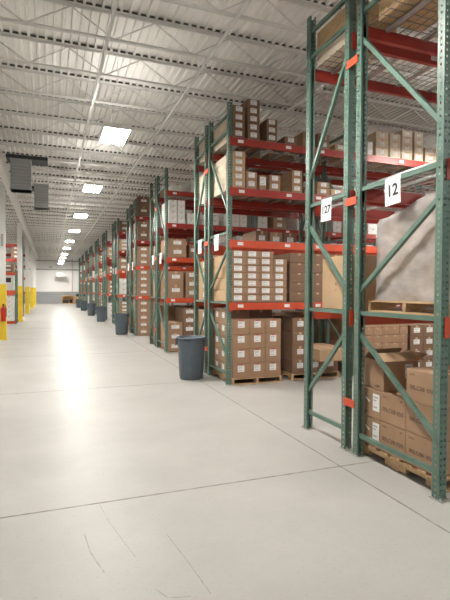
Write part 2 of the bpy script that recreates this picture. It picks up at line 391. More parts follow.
SP = MB(); SP.box((-0.05, 0, -0.04), (-0.043, GAP+0.05, 0.04)); SP.box((-0.052, 0.012, -0.012), (-0.05, 0.03, 0.012)); SP.box((-0.052, GAP+0.02, -0.012), (-0.05, GAP+0.038, 0.012)); SP = SP.mesh('row_spacer', ['orange'])
SPA = MB(); SPA.box((-0.05, 0, -0.04), (-0.043, GAP_A+0.05, 0.04)); SPA.box((-0.052, 0.012, -0.012), (-0.05, 0.03, 0.012)); SPA.box((-0.052, GAP_A+0.02, -0.012), (-0.05, GAP_A+0.038, 0.012)); SPA = SPA.mesh('row_spacer', ['orange'])
near_racks, far_racks = [], []
for i, y in enumerate(ROWY):
    dn, df, gp = (DN_A, DF_A, GAP_A) if i == 0 else (DN, DF, GAP)
    bays = 2 if i == 0 else 3 if i in (1, 2) else 2 if i in (3, 4) else 1
    if i == 0:
        la = [[(1.46, 'red'), (2.72, 'darkred'), (4.35, 'darkred')]]*2
    else: la = [LV]*bays
    nr = rack(RX, y, dn, bays, la, True, 'green and red pallet rack facing the camera, front half of the %s double row' % ORD[i], 'pallet racks right of the aisle', i < 4)
    fr_ = rack(RX, y+dn+gp, df, bays, la, False, 'shallower green and red pallet rack, back half of the %s double row' % ORD[i], 'pallet racks right of the aisle', i < 4)
    near_racks.append(nr); far_racks.append(fr_)
    for z in (0.52, 2.60, 4.02):
        s = put('row_spacer', SPA if i == 0 else SP, nr, (0, dn-0.025, z))

# ------------------------------------------------------------------ cartons
CM = {}
def carton_mesh(wd, dp, h, m_, tape='tape'):
    k = (round(wd,3), round(dp,3), round(h,3), m_, tape)
    if k not in CM:
        q = MB(); e = min(0.006, h*0.05)
        x0, x1, y0, y1 = -wd/2, wd/2, 0, dp
        # chamfered body
        n = len(q.v)
        for z, i_ in ((0, e), (e, 0), (h-e, 0), (h, e)):
            for (a, b) in ((x0+i_, y0+i_), (x1-i_, y0+i_), (x1-i_, y1-i_), (x0+i_, y1-i_)): q.v.append((a, b, z))
        for r in range(3):
            for c in range(4):
                d = (c+1) % 4; q.f.append((n+r*4+c, n+r*4+d, n+r*4+4+d, n+r*4+4+c)); q.m.append(0); q.sm.append(False)
        q.f.append((n+3, n+2, n+1, n)); q.f.append((n+12, n+13, n+14, n+15)); q.m += [0, 0]; q.sm += [False]*2
        t_ = 0.0006; tw = min(0.03, wd*0.12)
        q.box((-tw, y0-t_, h-h*0.22), (tw, y0+0.001, h-e), 1, 'yxXzZ'); q.box((-tw, e, h-0.0002), (tw, y1-e, h+t_), 1, 'ZxXyY')
        CM[k] = q.mesh('carton', [m_, tape])
    return CM[k]
LM = {}
def label_mesh(wd, h):
    k = (round(wd,3), round(h,3))
    if k not in LM:
        q = MB(); q.box((-wd/2, -0.0016, -h/2), (wd/2, -0.0006, h/2), 0)
        for j, f in ((0.30, 0.8), (0.12, 0.55), (-0.28, 0.7)): q.box((-wd/2*0.8, -0.0019, h*j-h*0.04), (-wd/2*0.8+wd*0.8*f, -0.0015, h*j+h*0.04), 1)
        LM[k] = q.mesh('label', ['paper', 'ink_grey'])
    return LM[k]
CLS = '2222222222222121212122222220222222222222222222222222222222222222222222222222111122222222222222222222222222222222222222222221222222222222222222212210000000000002112222111222211122221112222111222211122222222222211111111111100100000000010000000000000000111111011111101111100000000000000000000000000000000000222222222122222222200000000000112220000011111111111111222210022222222222222222122112212221111111112211111111222222110002221122211111111111111111222222210000000000011110000000000011111112111221112211111111100011110000000000011110000000111111122221112111122211222221122221111222221111121111111111111112221111111111112221122222102212220000212001111112211111111111111111001111110011100001110000111101110000110111111111111111001001101011111000011110001111111110011101111111110000000011001100222222211111000100111222111111111111'
REST = MB(); REST_M = ['kraft','kraft_dark','kraft_light','cream','white_card','wood_tan','paper','tape']; cidx = [0]
def carton(x, y, z, wd, dp, h, m_, lab, grp, label=True, rz=0, lw=None, lh=None, lx=0, lz=None, side=False, tape='tape'):
    """x = centre, y = front face"""
    i = cidx[0]; cidx[0] += 1; c = CLS[i] if i < len(CLS) else '2'
    if c == '0': return None
    if c == '1':
        REST.box((x-wd/2, y, z), (x+wd/2, y+dp, z+h), REST_M.index(m_))
        if label:
            lw = lw or min(wd*0.5, 0.16); lh = lh or min(h*0.5, 0.10); zc = z+h*0.58
            REST.box((x+lx-lw/2, y-0.0016, zc-lh/2), (x+lx+lw/2, y-0.0004, zc+lh/2), 6)
        return None
    o = put('carton', carton_mesh(wd, dp, h, m_, tape), None, (x, y, z), (0, 0, rz)); tag(o, lab, 'carton', grp); o['idx'] = i
    if label:
        lw = lw or min(wd*0.5, 0.16); lh = lh or min(h*0.5, 0.10)
        put('label', label_mesh(lw, lh), o, (lx, 0, lz or h*0.58))
    if side:
        lw2 = min(dp*0.4, 0.16); lh2 = min(h*0.5, 0.10)
        put('label', label_mesh(lw2, lh2), o, (-wd/2, dp*0.45, h*0.58), (0, 0, -math.pi/2))
    return o
LEV = {0: 'floor pallet', 1: 'first shelf', 2: 'second shelf', 3: 'third shelf', 4: 'top shelf'}
COLN = {'kraft': 'brown', 'kraft_dark': 'dark brown', 'kraft_light': 'tan', 'cream': 'cream', 'white_card': 'white'}
ZL = {0: 0.0, 1: 1.46, 2: 2.56, 3: 3.48, 4: 4.35}
colcount = {}
def stack(row, lev, x, n, wd, h, m_='kraft', y=None, dp=0.94, far=False, label=True, side=False, z0=None, jit=0.0025, gap=0.003, lw=None, lh=None, lx=0, tape='tape'):
    """a column of n cartons; x = left edge"""
    yb = ROWY[row] + (DN+GAP if far else 0)
    yy = yb + (0.03 if y is None else y); dp = min(dp, (DF if far else DN)-0.06) if y is None else dp
    z = (ZL[lev]+0.0115 if lev else 0.0) if z0 is None else z0
    half = 'rear of ' if far else ''; bay = int((x-RX)/BAY)
    key = (row, lev, far, bay); c = colcount.get(key, 0); colcount[key] = c+1; bt = ('', ' of second bay', ' of third bay')[bay]; z_from = 'from aisle' if bay == 0 else 'in from the aisle side'
    grp = '%s cartons on the %s of the %s rack row' % (COLN[m_], LEV[lev], ORD[row])
    for k in range(n):
        pos = ('%s up in ' % NTH[k]) if n > 1 else ''
        lab = '%s carton, %s%s stack%s, %s, %s%s rack' % (COLN[m_], pos, NTH[min(c, 11)], bt or ' from aisle', LEV[lev], half, ORD[row])
        carton(x+wd/2+random.uniform(-jit, jit), yy+random.uniform(0, jit*3), z, wd, dp, h, m_, lab, grp, label, random.uniform(-1, 1)*jit*0.5, lw, lh, lx, None, side, tape)
        z += h+gap
    return z

# pallets: stringers under deck boards
PL = 1.02
def pallet(x, y, z, wd, dp, lab, across=False):
    """stringers run along Y (or along X when across), notched for the forks"""
    L, W = (wd, dp) if across else (dp, wd)
    t = thing('pallet', lab, 'pallet', (x, y, z) if not across else (x+wd, y, z), math.pi/2 if across else 0, 'wooden pallets')
    q = MB(); q.box((-0.02, 0, 0.060), (0.02, L, 0.098))
    for a, b in ((0, 0.15), (0.37, 0.63), (0.85, 1.0)): q.box((-0.02, a*L, 0.016), (0.02, b*L, 0.060))
    sg = q.mesh('stringer', ['wood'])
    for fx in (0.02, W/2, W-0.02): put('stringer', sg, t, (fx, 0, 0))
    nb = 7; bw = L/nb*0.68
    db = one((0, 0, 0), (W, bw, 0.016), 'wood', 'deck_board')
    for k in range(nb): put('deck_board', db, t, (0, k*(L-bw)/(nb-1), 0.098))
    for k in (0, 0.5, 1): put('bottom_board', db, t, (0, k*(L-bw), 0.0))
    return 0.1165

# ---- row B (second double row), front half, bay 1
R = 1; B = ROWY[R]
X0 = RX+0.06
ph = pallet(X0, B+0.0, 0.002, 0.98, 1.05, 'wooden pallet under labelled cartons, on the floor beside the nearest trash can')
for k in range(3):
    for j in range(4):
        carton(X0+0.02+0.155+k*0.315, B+0.02, ph+0.003+j*0.262, 0.31, 0.34, 0.259, 'kraft',
               'labelled brown carton, %s up in %s column of floor pallet, second rack row' % (NTH[j], NTH[k]), 'cartons on the floor pallet of the second rack row', True, random.uniform(-.006, .006), 0.13, 0.115, 0, 0.165, k == 0, 'tape_red')
for d in range(2):
    for j in range(5):
        carton(X0+0.02+0.235, B+0.375+d*0.335, ph+0.003+j*0.240, 0.47, 0.33, 0.237, 'kraft',
               'brown carton, aisle side, %s up, %s behind the front, floor pallet, second rack row' % (NTH[j], NTH[d]), 'cartons on the floor pallet of the second rack row', False, 0, side=True)
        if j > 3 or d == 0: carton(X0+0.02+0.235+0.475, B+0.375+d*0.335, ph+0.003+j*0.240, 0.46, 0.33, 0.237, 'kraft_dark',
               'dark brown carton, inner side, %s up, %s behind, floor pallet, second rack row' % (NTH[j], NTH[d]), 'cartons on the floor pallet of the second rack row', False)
# second pallet on the floor of the first bay, set back
ph = pallet(X0+1.22, B+0.06, 0.002, 1.04, 0.98, 'wooden pallet of dark cartons, right of the labelled pallet in the second rack row')
for k in range(3):
    for j in range((4, 1, 1)[k]):
        carton(X0+1.24+0.165+k*0.335, B+0.08, ph+0.003+j*0.262, 0.33, 0.90, 0.259, 'kraft_dark',
               'dark brown carton, %s up in %s column of the second floor pallet, second rack row' % (NTH[j], NTH[k]), 'dark cartons on the second floor pallet of the second rack row', True, 0, 0.13, 0.10)
carton(X0+1.60+0.34, B-0.28, ph+0.003+0.262, 0.66, 0.95, 0.22, 'kraft_light', 'long tan carton sticking out over the front of the second floor pallet, second rack row', None, False)
# first shelf: four columns of seven, block of dark cartons beside
for k in range(4):
    stack(R, 1, X0+k*0.272, 7 if k < 3 else 6, 0.266, 0.128, 'kraft', lw=0.15, lh=0.085, lx=-0.02, **(dict(y=0.03, dp=0.2) if k == 0 else dict(dp=0.98)))
stack(R, 1, X0, 4, 0.266, 0.212, 'kraft_light', y=0.26, dp=0.76, label=False)
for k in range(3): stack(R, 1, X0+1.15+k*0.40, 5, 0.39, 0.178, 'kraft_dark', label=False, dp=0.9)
# third shelf
for (x, n, wd, h, mm) in [(0, 5, 0.24, 0.125, 'kraft_light'), (0.26, 2, 0.21, 0.15, 'kraft'), (0.52, 1, 0.13, 0.26, 'kraft'), (0.72, 2, 0.215, 0.14, 'kraft'), (1.18, 3, 0.21, 0.135, 'kraft'), (1.72, 2, 0.27, 0.12, 'kraft'), (2.02, 1, 0.30, 0.13, 'kraft_light')]:
    stack(R, 3, X0+x, n, wd, h, mm, lw=0.12, lh=h*0.58, **(dict(y=0.03, dp=0.30) if x == 0 else dict(dp=1.0)))
stack(R, 3, X0, 5, 0.245, 0.128, 'cream', y=0.36, dp=0.66, label=False)  # cream stands for the strongly lit aisle side of this stack
# top shelf
for (x, n, wd, h, mm) in [(0, 4, 0.23, 0.138, 'kraft_dark'), (0.28, 5, 0.235, 0.140, 'kraft_dark'), (0.66, 3, 0.20, 0.135, 'kraft_dark'), (1.02, 1, 0.26, 0.14, 'kraft_dark'), (1.40, 2, 0.25, 0.135, 'kraft'), (1.72, 2, 0.25, 0.135, 'kraft'), (2.1, 1, 0.25, 0.12, 'kraft_light')]:
    stack(R, 4, X0+x, n, wd, h, mm, lw=0.125, lh=h*0.6, **(dict(y=0.03, dp=0.2) if x == 0 else dict(dp=0.5)))
stack(R, 4, X0, 2, 0.24, 0.235, 'cream', y=0.26, dp=0.76, label=False)  # cream again paints the light falling on the aisle side
# bays 2 and 3
for b in (1, 2):
    xb = X0+b*BAY
    for (x, n, wd, h, mm) in [(0.0, 2, 0.27, 0.15, 'cream'), (0.30, 2, 0.12, 0.13, 'white_card'), (0.50, 3, 0.30, 0.16, 'cream'), (0.84, 3, 0.26, 0.16, 'cream'), (1.14, 4, 0.26, 0.145, 'cream'), (1.46, 4, 0.22, 0.145, 'cream'), (1.74, 2, 0.3, 0.15, 'cream')]:
        stack(R, 4, xb+x, n, wd, h, mm, label=b == 1, dp=0.9, lw=0.1, lh=h*0.5)
    for (x, n, wd, h, mm) in [(0.05, 1, 0.35, 0.12, 'white_card'), (0.55, 1, 0.4, 0.10, 'cream'), (1.2, 1, 0.5, 0.12, 'cream'), (1.9, 2, 0.3, 0.11, 'kraft_light')]:
        stack(R, 3, xb+x, n, wd, h, mm, dp=0.9)
    for (x, n, wd, h, mm) in [(0.1, 2, 0.35, 0.2, 'kraft_light'), (0.6, 3, 0.35, 0.2, 'kraft_dark'), (1.1, 4, 0.4, 0.2, 'kraft_dark'), (1.7, 3, 0.4, 0.22, 'kraft')]:
        stack(R, 1, xb+x, n, wd, h, mm, dp=0.9)
    for k in range(6): stack(R, 0, xb+0.06+k*0.215, 7, 0.21, 0.155, 'kraft' if b == 1 else 'kraft_dark', label=False, dp=0.9)
    for k in range(3): stack(R, 0, xb+1.42+k*0.34, 4, 0.33, 0.24, 'kraft_dark', dp=0.9)
# back half of row B: light panels of carton sides by the aisle, bigger stacks behind
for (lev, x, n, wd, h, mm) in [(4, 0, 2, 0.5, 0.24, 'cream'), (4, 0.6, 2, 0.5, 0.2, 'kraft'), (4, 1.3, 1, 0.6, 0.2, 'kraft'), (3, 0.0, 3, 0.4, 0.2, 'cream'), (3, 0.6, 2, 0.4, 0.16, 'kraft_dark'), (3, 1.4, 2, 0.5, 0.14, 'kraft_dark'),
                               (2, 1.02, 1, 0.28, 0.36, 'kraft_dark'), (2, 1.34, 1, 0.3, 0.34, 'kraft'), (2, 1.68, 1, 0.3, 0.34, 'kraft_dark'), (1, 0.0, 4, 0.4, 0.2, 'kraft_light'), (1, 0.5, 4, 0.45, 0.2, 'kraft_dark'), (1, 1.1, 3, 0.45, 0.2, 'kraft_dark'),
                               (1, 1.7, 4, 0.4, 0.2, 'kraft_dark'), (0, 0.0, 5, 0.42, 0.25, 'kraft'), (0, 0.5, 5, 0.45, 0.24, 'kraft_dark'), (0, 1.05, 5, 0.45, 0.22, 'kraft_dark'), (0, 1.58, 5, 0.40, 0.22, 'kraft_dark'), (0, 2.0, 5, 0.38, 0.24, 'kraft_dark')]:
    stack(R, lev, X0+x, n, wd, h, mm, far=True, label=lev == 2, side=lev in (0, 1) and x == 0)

# ---- row C, front half and back half
R = 2
for (lev, x, n, wd, h, mm) in [(4, 0.1, 1, 0.3, 0.20, 'white_card'), (4, 0.62, 2, 0.3, 0.17, 'white_card'), (4, 1.2, 1, 0.4, 0.2, 'kraft_light'), (4, 1.8, 2, 0.4, 0.2, 'kraft'),
                               (3, 0.02, 4, 0.22, 0.155, 'white_card'), (3, 0.26, 4, 0.20, 0.155, 'white_card'), (3, 0.52, 2, 0.24, 0.15, 'white_card'), (3, 0.98, 2, 0.22, 0.14, 'white_card'), (3, 1.22, 2, 0.22, 0.14, 'white_card'), (3, 1.6, 4, 0.22, 0.14, 'white_card'), (3, 1.84, 4, 0.22, 0.14, 'white_card'), (3, 2.08, 3, 0.22, 0.14, 'white_card'),
                               (2, 0.0, 2, 0.5, 0.25, 'kraft'), (2, 0.6, 1, 0.16, 0.36, 'kraft_dark'), (2, 0.8, 1, 0.16, 0.38, 'kraft_dark'), (2, 1.0, 1, 0.16, 0.36, 'kraft'), (2, 1.3, 4, 0.21, 0.13, 'white_card'), (2, 1.53, 5, 0.21, 0.13, 'white_card'), (2, 1.76, 4, 0.21, 0.13, 'white_card'), (2, 2.0, 5, 0.21, 0.13, 'white_card'),
                               (1, 0.0, 2, 0.42, 0.36, 'kraft'), (1, 0.5, 3, 0.4, 0.24, 'kraft'), (1, 1.0, 2, 0.5, 0.3, 'kraft_light'), (1, 1.6, 3, 0.45, 0.22, 'kraft'),
                               (0, 0.0, 3, 0.40, 0.26, 'kraft'), (0, 0.43, 5, 0.34, 0.235, 'kraft_dark'), (0, 0.80, 4, 0.30, 0.27, 'kraft'), (0, 1.13, 5, 0.34, 0.23, 'kraft_dark'), (0, 1.5, 4, 0.42, 0.28, 'kraft_light'), (0, 1.95, 4, 0.40, 0.28, 'kraft')]:
    stack(R, lev, X0+x, n, wd, h, mm, side=x == 0, dp=0.9, lw=min(0.22, wd*0.6))
for b in (1, 2):
    xb = X0+b*BAY
    for (lev, x, n, wd, h, mm) in [(3, 0.1, 3, 0.3, 0.16, 'white_card'), (3, 0.6, 2, 0.4, 0.2, 'kraft'), (3, 1.4, 3, 0.4, 0.18, 'white_card'), (2, 0.0, 4, 0.25, 0.14, 'white_card'), (2, 0.3, 4, 0.25, 0.14, 'white_card'), (2, 0.7, 3, 0.3, 0.16, 'kraft'), (2, 1.3, 4, 0.3, 0.14, 'white_card'), (2, 1.8, 3, 0.3, 0.16, 'white_card'),
                                   (1, 0.0, 3, 0.5, 0.25, 'kraft'), (1, 0.7, 3, 0.5, 0.25, 'kraft_dark'), (1, 1.5, 2, 0.6, 0.28, 'kraft'), (0, 0.0, 4, 0.5, 0.25, 'kraft'), (0, 0.7, 4, 0.5, 0.25, 'kraft_dark'), (0, 1.5, 3, 0.6, 0.28, 'kraft')]:
        stack(R, lev, xb+x, n, wd, h, mm, dp=0.9)
for (lev, x, n, wd, h, mm) in [(3, 0, 2, 0.5, 0.2, 'white_card'), (2, 0, 2, 0.5, 0.22, 'kraft'), (1, 0, 3, 0.5, 0.22, 'kraft_light'), (0, 0, 4, 0.5, 0.3, 'kraft'), (0, 0.55, 4, 0.5, 0.3, 'kraft_dark'), (0, 1.1, 4, 0.5, 0.3, 'kraft_dark'), (4, 0, 1, 0.5, 0.28, 'cream')]:
    stack(R, lev, X0+x, n, wd, h, mm, far=True, label=False, side=True)

# ---- row D: tall even stacks at the aisle end
R = 3
for (lev, x, n, wd, h, mm) in [(4, 0.0, 2, 0.45, 0.36, 'kraft_dark'), (4, 0.5, 2, 0.45, 0.3, 'kraft_dark'), (3, 0.0, 2, 0.45, 0.34, 'kraft_dark'), (2, 0.0, 3, 0.45, 0.23, 'kraft'), (2, 0.5, 2, 0.4, 0.26, 'kraft'), (1, 0.0, 4, 0.45, 0.235, 'kraft'), (1, 0.5, 4, 0.45, 0.235, 'kraft'),
                               (0, 0.0, 5, 0.45, 0.257, 'kraft'), (0, 0.5, 5, 0.45, 0.257, 'kraft'), (3, 0.5, 1, 0.5, 0.3, 'kraft')]:
    stack(R, lev, X0+x, n, wd, h, mm, side=x == 0, dp=0.98, lw=0.2, lh=0.085)
for (lev, n, h, mm) in [(4, 2, 0.3, 'kraft_dark'), (2, 2, 0.22, 'kraft'), (1, 3, 0.22, 'kraft'), (0, 4, 0.27, 'kraft')]:
    stack(R, lev, X0, n, 0.5, h, mm, far=True, label=False, side=True)
# ---- rows E to K: only the aisle-end stacks show
for R in range(4, 11):
    for lev in range(5):
        mm = random.choice(['kraft', 'kraft', 'kraft_dark', 'white_card', 'kraft_light'])
        room = 0.88 if lev in (1,) else 0.72 if lev in (2, 3) else 1.2 if lev == 0 else 0.5
        h = random.choice([0.16, 0.2, 0.24, 0.28]); n = max(1, int(room*random.uniform(0.85 if lev < 2 else 0.6, 1.0)/(h+0.003)))
        wd = random.uniform(0.36, 0.5)
        stack(R, lev, X0, n, wd, h, mm, side=True, dp=0.95, lw=0.2)
        if random.random() < 0.7: stack(R, lev, X0+wd+0.05, max(1, n-1), 0.42, h, random.choice(['kraft', 'kraft_dark', 'white_card']), dp=0.95)
        if random.random() < 0.6: stack(R, lev, X0, max(1, n-1), 0.45, h, mm, far=True, label=False, side=True)

# ---- row A, front half: floor pallet of big printed cartons
A = ROWY[0]; R = 0
AX = RX+0.075
ph = pallet(AX, A+0.09, 0.002, 1.15, 1.09, 'worn wooden pallet under big printed cartons, on the floor at right')
def printed(o, txts, h, dp, size=0.055):
    for k, (tx, fy, fz, sz) in enumerate(txts):
        put('printed_text', text_mesh(tx, sz, 'ink_soft'), o, (-o['wd']/2-0.001, fy, fz), ROT_SIDE)
def bigc(y, z, wd, dp, h, lab, m_='kraft', xo=0.0, rz=0, tape='tape'):
    o = put('carton', carton_mesh(wd, dp, h, m_, tape), None, (AX+0.01+wd/2+xo, y, z), (0, 0, rz)); tag(o, lab, 'carton', 'big printed cartons on the nearest floor pallet'); o['wd'] = wd
    return o
zz = ph+0.004; H1 = 0.285
def side_label(o, y, z, w_=0.10, h=0.17):
    put('label', label_mesh(w_, h), o, (-o['wd']/2, y, z), (0, 0, -math.pi/2))
for j in range(2):
    o = bigc(A+0.865, zz+j*(H1+0.003), 0.52, 0.29, H1, 'brown carton with white label, far corner of the nearest pallet, %s layer' % ('bottom', 'second')[j])
    side_label(o, 0.06, 0.16); put('label', label_mesh(0.07, 0.022), o, (-0.26, 0.19, 0.17), (0, 0.5, -math.pi/2))
    printed(o, [('8', 0.26, 0.24, 0.03), ('CB05', 0.22, 0.045, 0.03)], H1, 0.3)
    o = bigc(A+0.515, zz+j*(H1+0.003), 0.52, 0.345, H1, 'brown carton printed 00LC08 050, middle of the nearest pallet side, %s layer' % ('bottom', 'second')[j])
    printed(o, [('00LC08', 0.225, 0.125, 0.058), ('050', 0.075, 0.125, 0.058), ('A5CO', 0.28, 0.245, 0.025), ('UP', 0.06, 0.245, 0.025)], H1, 0.3)
for j in range(3):
    hh = H1 if j < 2 else 0.285
    o = bigc(A+0.14, zz+j*(H1+0.003), 0.52, 0.37, hh, 'brown carton nearest the big green post, %s layer of the nearest pallet' % ('bottom', 'second', 'top')[j])
    printed(o, [('00LC08', 0.24, 0.125, 0.055), ('050', 0.08, 0.125, 0.055), ('A5CO', 0.30, 0.24, 0.025)], hh, 0.3)
for k, yq in enumerate((0.14, 0.515, 0.865)):
    for j in range(2 if k else 3):
        o = bigc(A+yq+0.002, zz+j*(H1+0.003), 0.52, (0.36, 0.34, 0.29)[k], H1, 'brown carton, inner half of the nearest pallet, %s from the front, %s layer' % (NTH[k], ('bottom', 'second', 'top')[j]), 'kraft', 0.53)
# open carton with raised flaps
def open_carton(loc, wd, dp, h, rz, lab):
    t = thing('open_carton', lab, 'carton', loc, rz)
    q = MB(); e = 0.006
    q.box((0,0,0), (wd,dp,e)); q.box((0,0,0), (e,dp,h)); q.box((wd-e,0,0), (wd,dp,h)); q.box((0,0,0), (wd,e,h)); q.box((0,dp-e,0), (wd,dp,h))
    put('carton_body', q.mesh('carton_body', ['kraft']), t)
    def flap(a, b, out, rise):
        a = Vector(a); b = Vector(b); o_ = Vector(out); n = Vector((0,0,rise)); q = MB(); th = Vector((0, 0, 0.005))
        p = [a, b, b+o_+n, a+o_+n]; q.quad(p); q.quad([v+th for v in reversed(p)])
        for i in range(4): q.quad([p[i], p[i]+th, p[(i+1)%4]+th, p[(i+1)%4]])
        put('flap', q.mesh('flap', ['kraft_light']), t)
    flap((0, 0, h), (wd, 0, h), (0, dp*0.35, 0), 0.07); flap((0, dp, h), (wd, dp, h), (0, -dp*0.30, 0), 0.10)
    flap((wd, 0, h), (wd, dp, h), (0.12, 0, 0), 0.06); flap((0, dp, h), (0, 0, h), (0.02, 0, 0), -0.12)
    l = put('label', label_mesh(0.09, 0.14), t, (wd*0.72, 0, h*0.66))
    l2 = put('printed_text', text_mesh('CB05', 0.03, 'ink_soft'), t, (-0.001, dp*0.3, 0.04), ROT_SIDE)
    return t
open_carton((AX+0.015, A+0.82, zz+2*(H1+0.003)), 0.40, 0.33, 0.29, math.radians(-3), 'open brown carton with raised flaps on top of the nearest pallet')

# ---- row A first shelf: shrink-wrapped load on a pallet
zs = 1.46+0.0125
pallet(AX-0.005, A+0.02, zs, 1.15, 1.03, 'pale wooden pallet under the shrink-wrapped load on the first shelf', True)
t = thing('shrink_wrapped_load', 'tall load of cartons in glossy clear stretch wrap, behind the hanging paper 12', 'wrapped load', (AX, A+0.0, zs+0.1155))
def film_shape(inset, top_noise):
    q = MB(); ny, nz = 22, 16; x0, x1, y0, y1 = 0.02+inset, 1.10-inset, 0.06+inset, 0.96-inset
    ring = []
    def P(u):   # perimeter parameter 0..1 -> x,y
        per = [(x0, y0), (x0, y1), (x1, y1), (x1, y0)]; u = u*4; k = int(u) % 4; f = u-int(u)
        a = per[k]; b = per[(k+1) % 4]; return a[0]+(b[0]-a[0])*f, a[1]+(b[1]-a[1])*f
    N = 64; base = len(q.v)
    def top(x, y):
        f = (y1-y)/(y1-y0)   # rises towards the camera
        return 0.80+0.16*min(1, max(0, (f-0.12)/0.7)) + 0.03*min(1, max(0, (x-0.3)/0.4))-inset
    for r in range(nz+1):
        for i in range(N):
            x, y = P(i/N); g = r/nz
            z = top(x, y)*g
            b = 0.014*math.sin(7*z+3*x*4+y*5)+0.010*math.sin(23*z-y*9+x*7)+random.uniform(-0.004, 0.004)
            cx, cy = (x0+x1)/2, (y0+y1)/2
            sh = 1.0-0.05*max(0, g-0.93)/0.07
            q.v.append((cx+(x-cx)*sh+(b if top_noise else 0)*(1 if x > cx else -1)*-1*0.8, cy+(y-cy)*sh+(b if top_noise else 0)*0.6, z))
    for r in range(nz):
        for i in range(N):
            j = (i+1) % N; a = base+r*N
            q.f.append((a+j, a+i, a+N+i, a+N+j)); q.m.append(0); q.sm.append(True)
    c = len(q.v); q.v.append(((x0+x1)/2, (y0+y1)/2, 0.97-inset)); a = base+nz*N
    for i in range(N): q.f.append((c, a+(i+1) % N, a+i)); q.m.append(0); q.sm.append(True)
    return q
put('stretch_film', film_shape(0.0, True).mesh('stretch_film', ['film']), t)
q = MB()
for ky in range(3):
    for kz in range(3):
        for kx in range(3):
            q.box((0.07+kx*0.33, 0.10+ky*0.275, 0.004+kz*0.255), (0.07+kx*0.33+0.322, 0.10+ky*0.275+0.268, 0.004+kz*0.255+0.25))
ci = put('inner_cartons', q.mesh('inner_cartons', ['kraft_light']), t)
put('printed_text', text_mesh('A FC  M8', 0.05, 'ink_soft'), ci, (0.068, 0.72, 0.53), ROT_SIDE)
put('printed_text', text_mesh('FRAGILE', 0.05, 'ink_soft'), ci, (0.068, 0.55, 0.44), ROT_SIDE)
# galvanised pipes lying over the second-shelf beams of row A
pm = MB(); pm.tube((0, 0, 0), (0, 2.12, 0), 0.016, 8); pm = pm.mesh('steel_pipe', ['galv'])
pipes = [(0.09, 0.0), (0.16, 0.0), (0.24, 0.01), (0.125, 0.033), (0.20, 0.035), (0.36, 0.0)]
for k, (dx, dz) in enumerate(pipes):
    if k == 2: dz = 0.0
    o = put('steel_pipe', pm, None, (RX+0.02+dx, A-0.1, 2.72+0.0275+dz)); tag(o, 'long thin galvanised pipe lying across the second shelf of the nearest rack, %s from aisle' % NTH[k], 'pipe', 'galvanised pipes on the nearest rack')
# ---- row A back half: big plain carton, long boards on top
o = carton(RX+0.10+0.30, ROWY[0]+DN_A+GAP_A+0.10, 1.4725, 0.60, 0.58, 0.60, 'kraft_light', 'big plain tan carton standing upright on the first shelf, behind the paper 127', None, False)
put('printed_text', text_mesh('8', 0.05, 'ink_soft'), o, (-0.301, 0.30, 0.28), ROT_SIDE)
put('printed_text', text_mesh('c', 0.05, 'ink_soft'), o, (-0.301, 0.30, 0.22), ROT_SIDE)
z = 4.35+0.0125
for k, (h, mm) in enumerate([(0.15, 'cream'), (0.13, 'wood_tan'), (0.13, 'wood_tan')]):
    q = MB(); q.box((0, 0, 0), (0.55, DF_A-0.12, h-0.004))
    o = put('flat_case', q.mesh('flat_case', [mm]), None, (RX+0.07, ROWY[0]+DN_A+GAP_A+0.06, z)); z += h
    tag(o, ['cream flat case, bottom of three, on the top shelf of the nearest rack', 'tan flat case, middle of three, on the top shelf of the nearest rack', 'tan flat case, topmost of three, on the top shelf of the nearest rack'][k], 'case', 'flat cases on the nearest top shelf')
carton(RX+0.40, A+0.15, 4.3625, 0.55, 0.85, 0.30, 'wood_tan', 'tan case on the top shelf of the nearest rack, at the picture top', None, False)

if REST.v:
    tag(put('stacked_cartons', REST.mesh('stacked_cartons', REST_M)), 'smaller and more distant cartons stacked on the shelves behind and between the others', 'cartons', None, 'stuff')
# ------------------------------------------------------------------ paper signs on the braces
def sign(y, txt, lab, grp, z=2.70, wd=0.205, h=0.255, tilt=0.0, x=RX-0.022, tsize=0.17):
    q = MB(); n = 6; hh = h
    for i in range(n):   # a slightly curled sheet
        z0, z1 = -hh*i/n, -hh*(i+1)/n; b0, b1 = -0.006*math.sin(i/n*2.4), -0.006*math.sin((i+1)/n*2.4)
        q.box((b0-0.0008, -wd/2, z1), (b0, wd/2, z0))
    o = put('paper_sign', q.mesh('paper_sign', ['paper']), None, (x, y, z+0.02), (tilt, 0, 0)); tag(o, lab, 'sign', grp)
    if txt: put('printed_number', text_mesh(txt, tsize, 'ink', 0.0035), o, (-0.0085, 0, -hh*0.50), ROT_SIDE)
sign(ROWY[0]+DN_A+GAP_A+0.42, '127', 'white paper printed 127 taped to the green brace, left of the pair', 'paper numbers on the racks', tsize=0.118)
sign(ROWY[0]+0.60, '12', 'white paper printed 12 taped to the green brace before the wrapped load', 'paper numbers on the racks', tilt=math.radians(-3), tsize=0.15)
for i in range(1, 9):
    y = ROWY[i]
    sign(y+0.62, '', 'small white paper hanging on the front brace of the %s double rack row' % ORD[i], 'papers hanging on the far racks', wd=0.24, h=0.30)
    sign(y+DN+GAP+0.40, '', 'small white paper hanging on the back brace of the %s double rack row' % ORD[i], 'papers hanging on the far racks', wd=0.22, h=0.28)

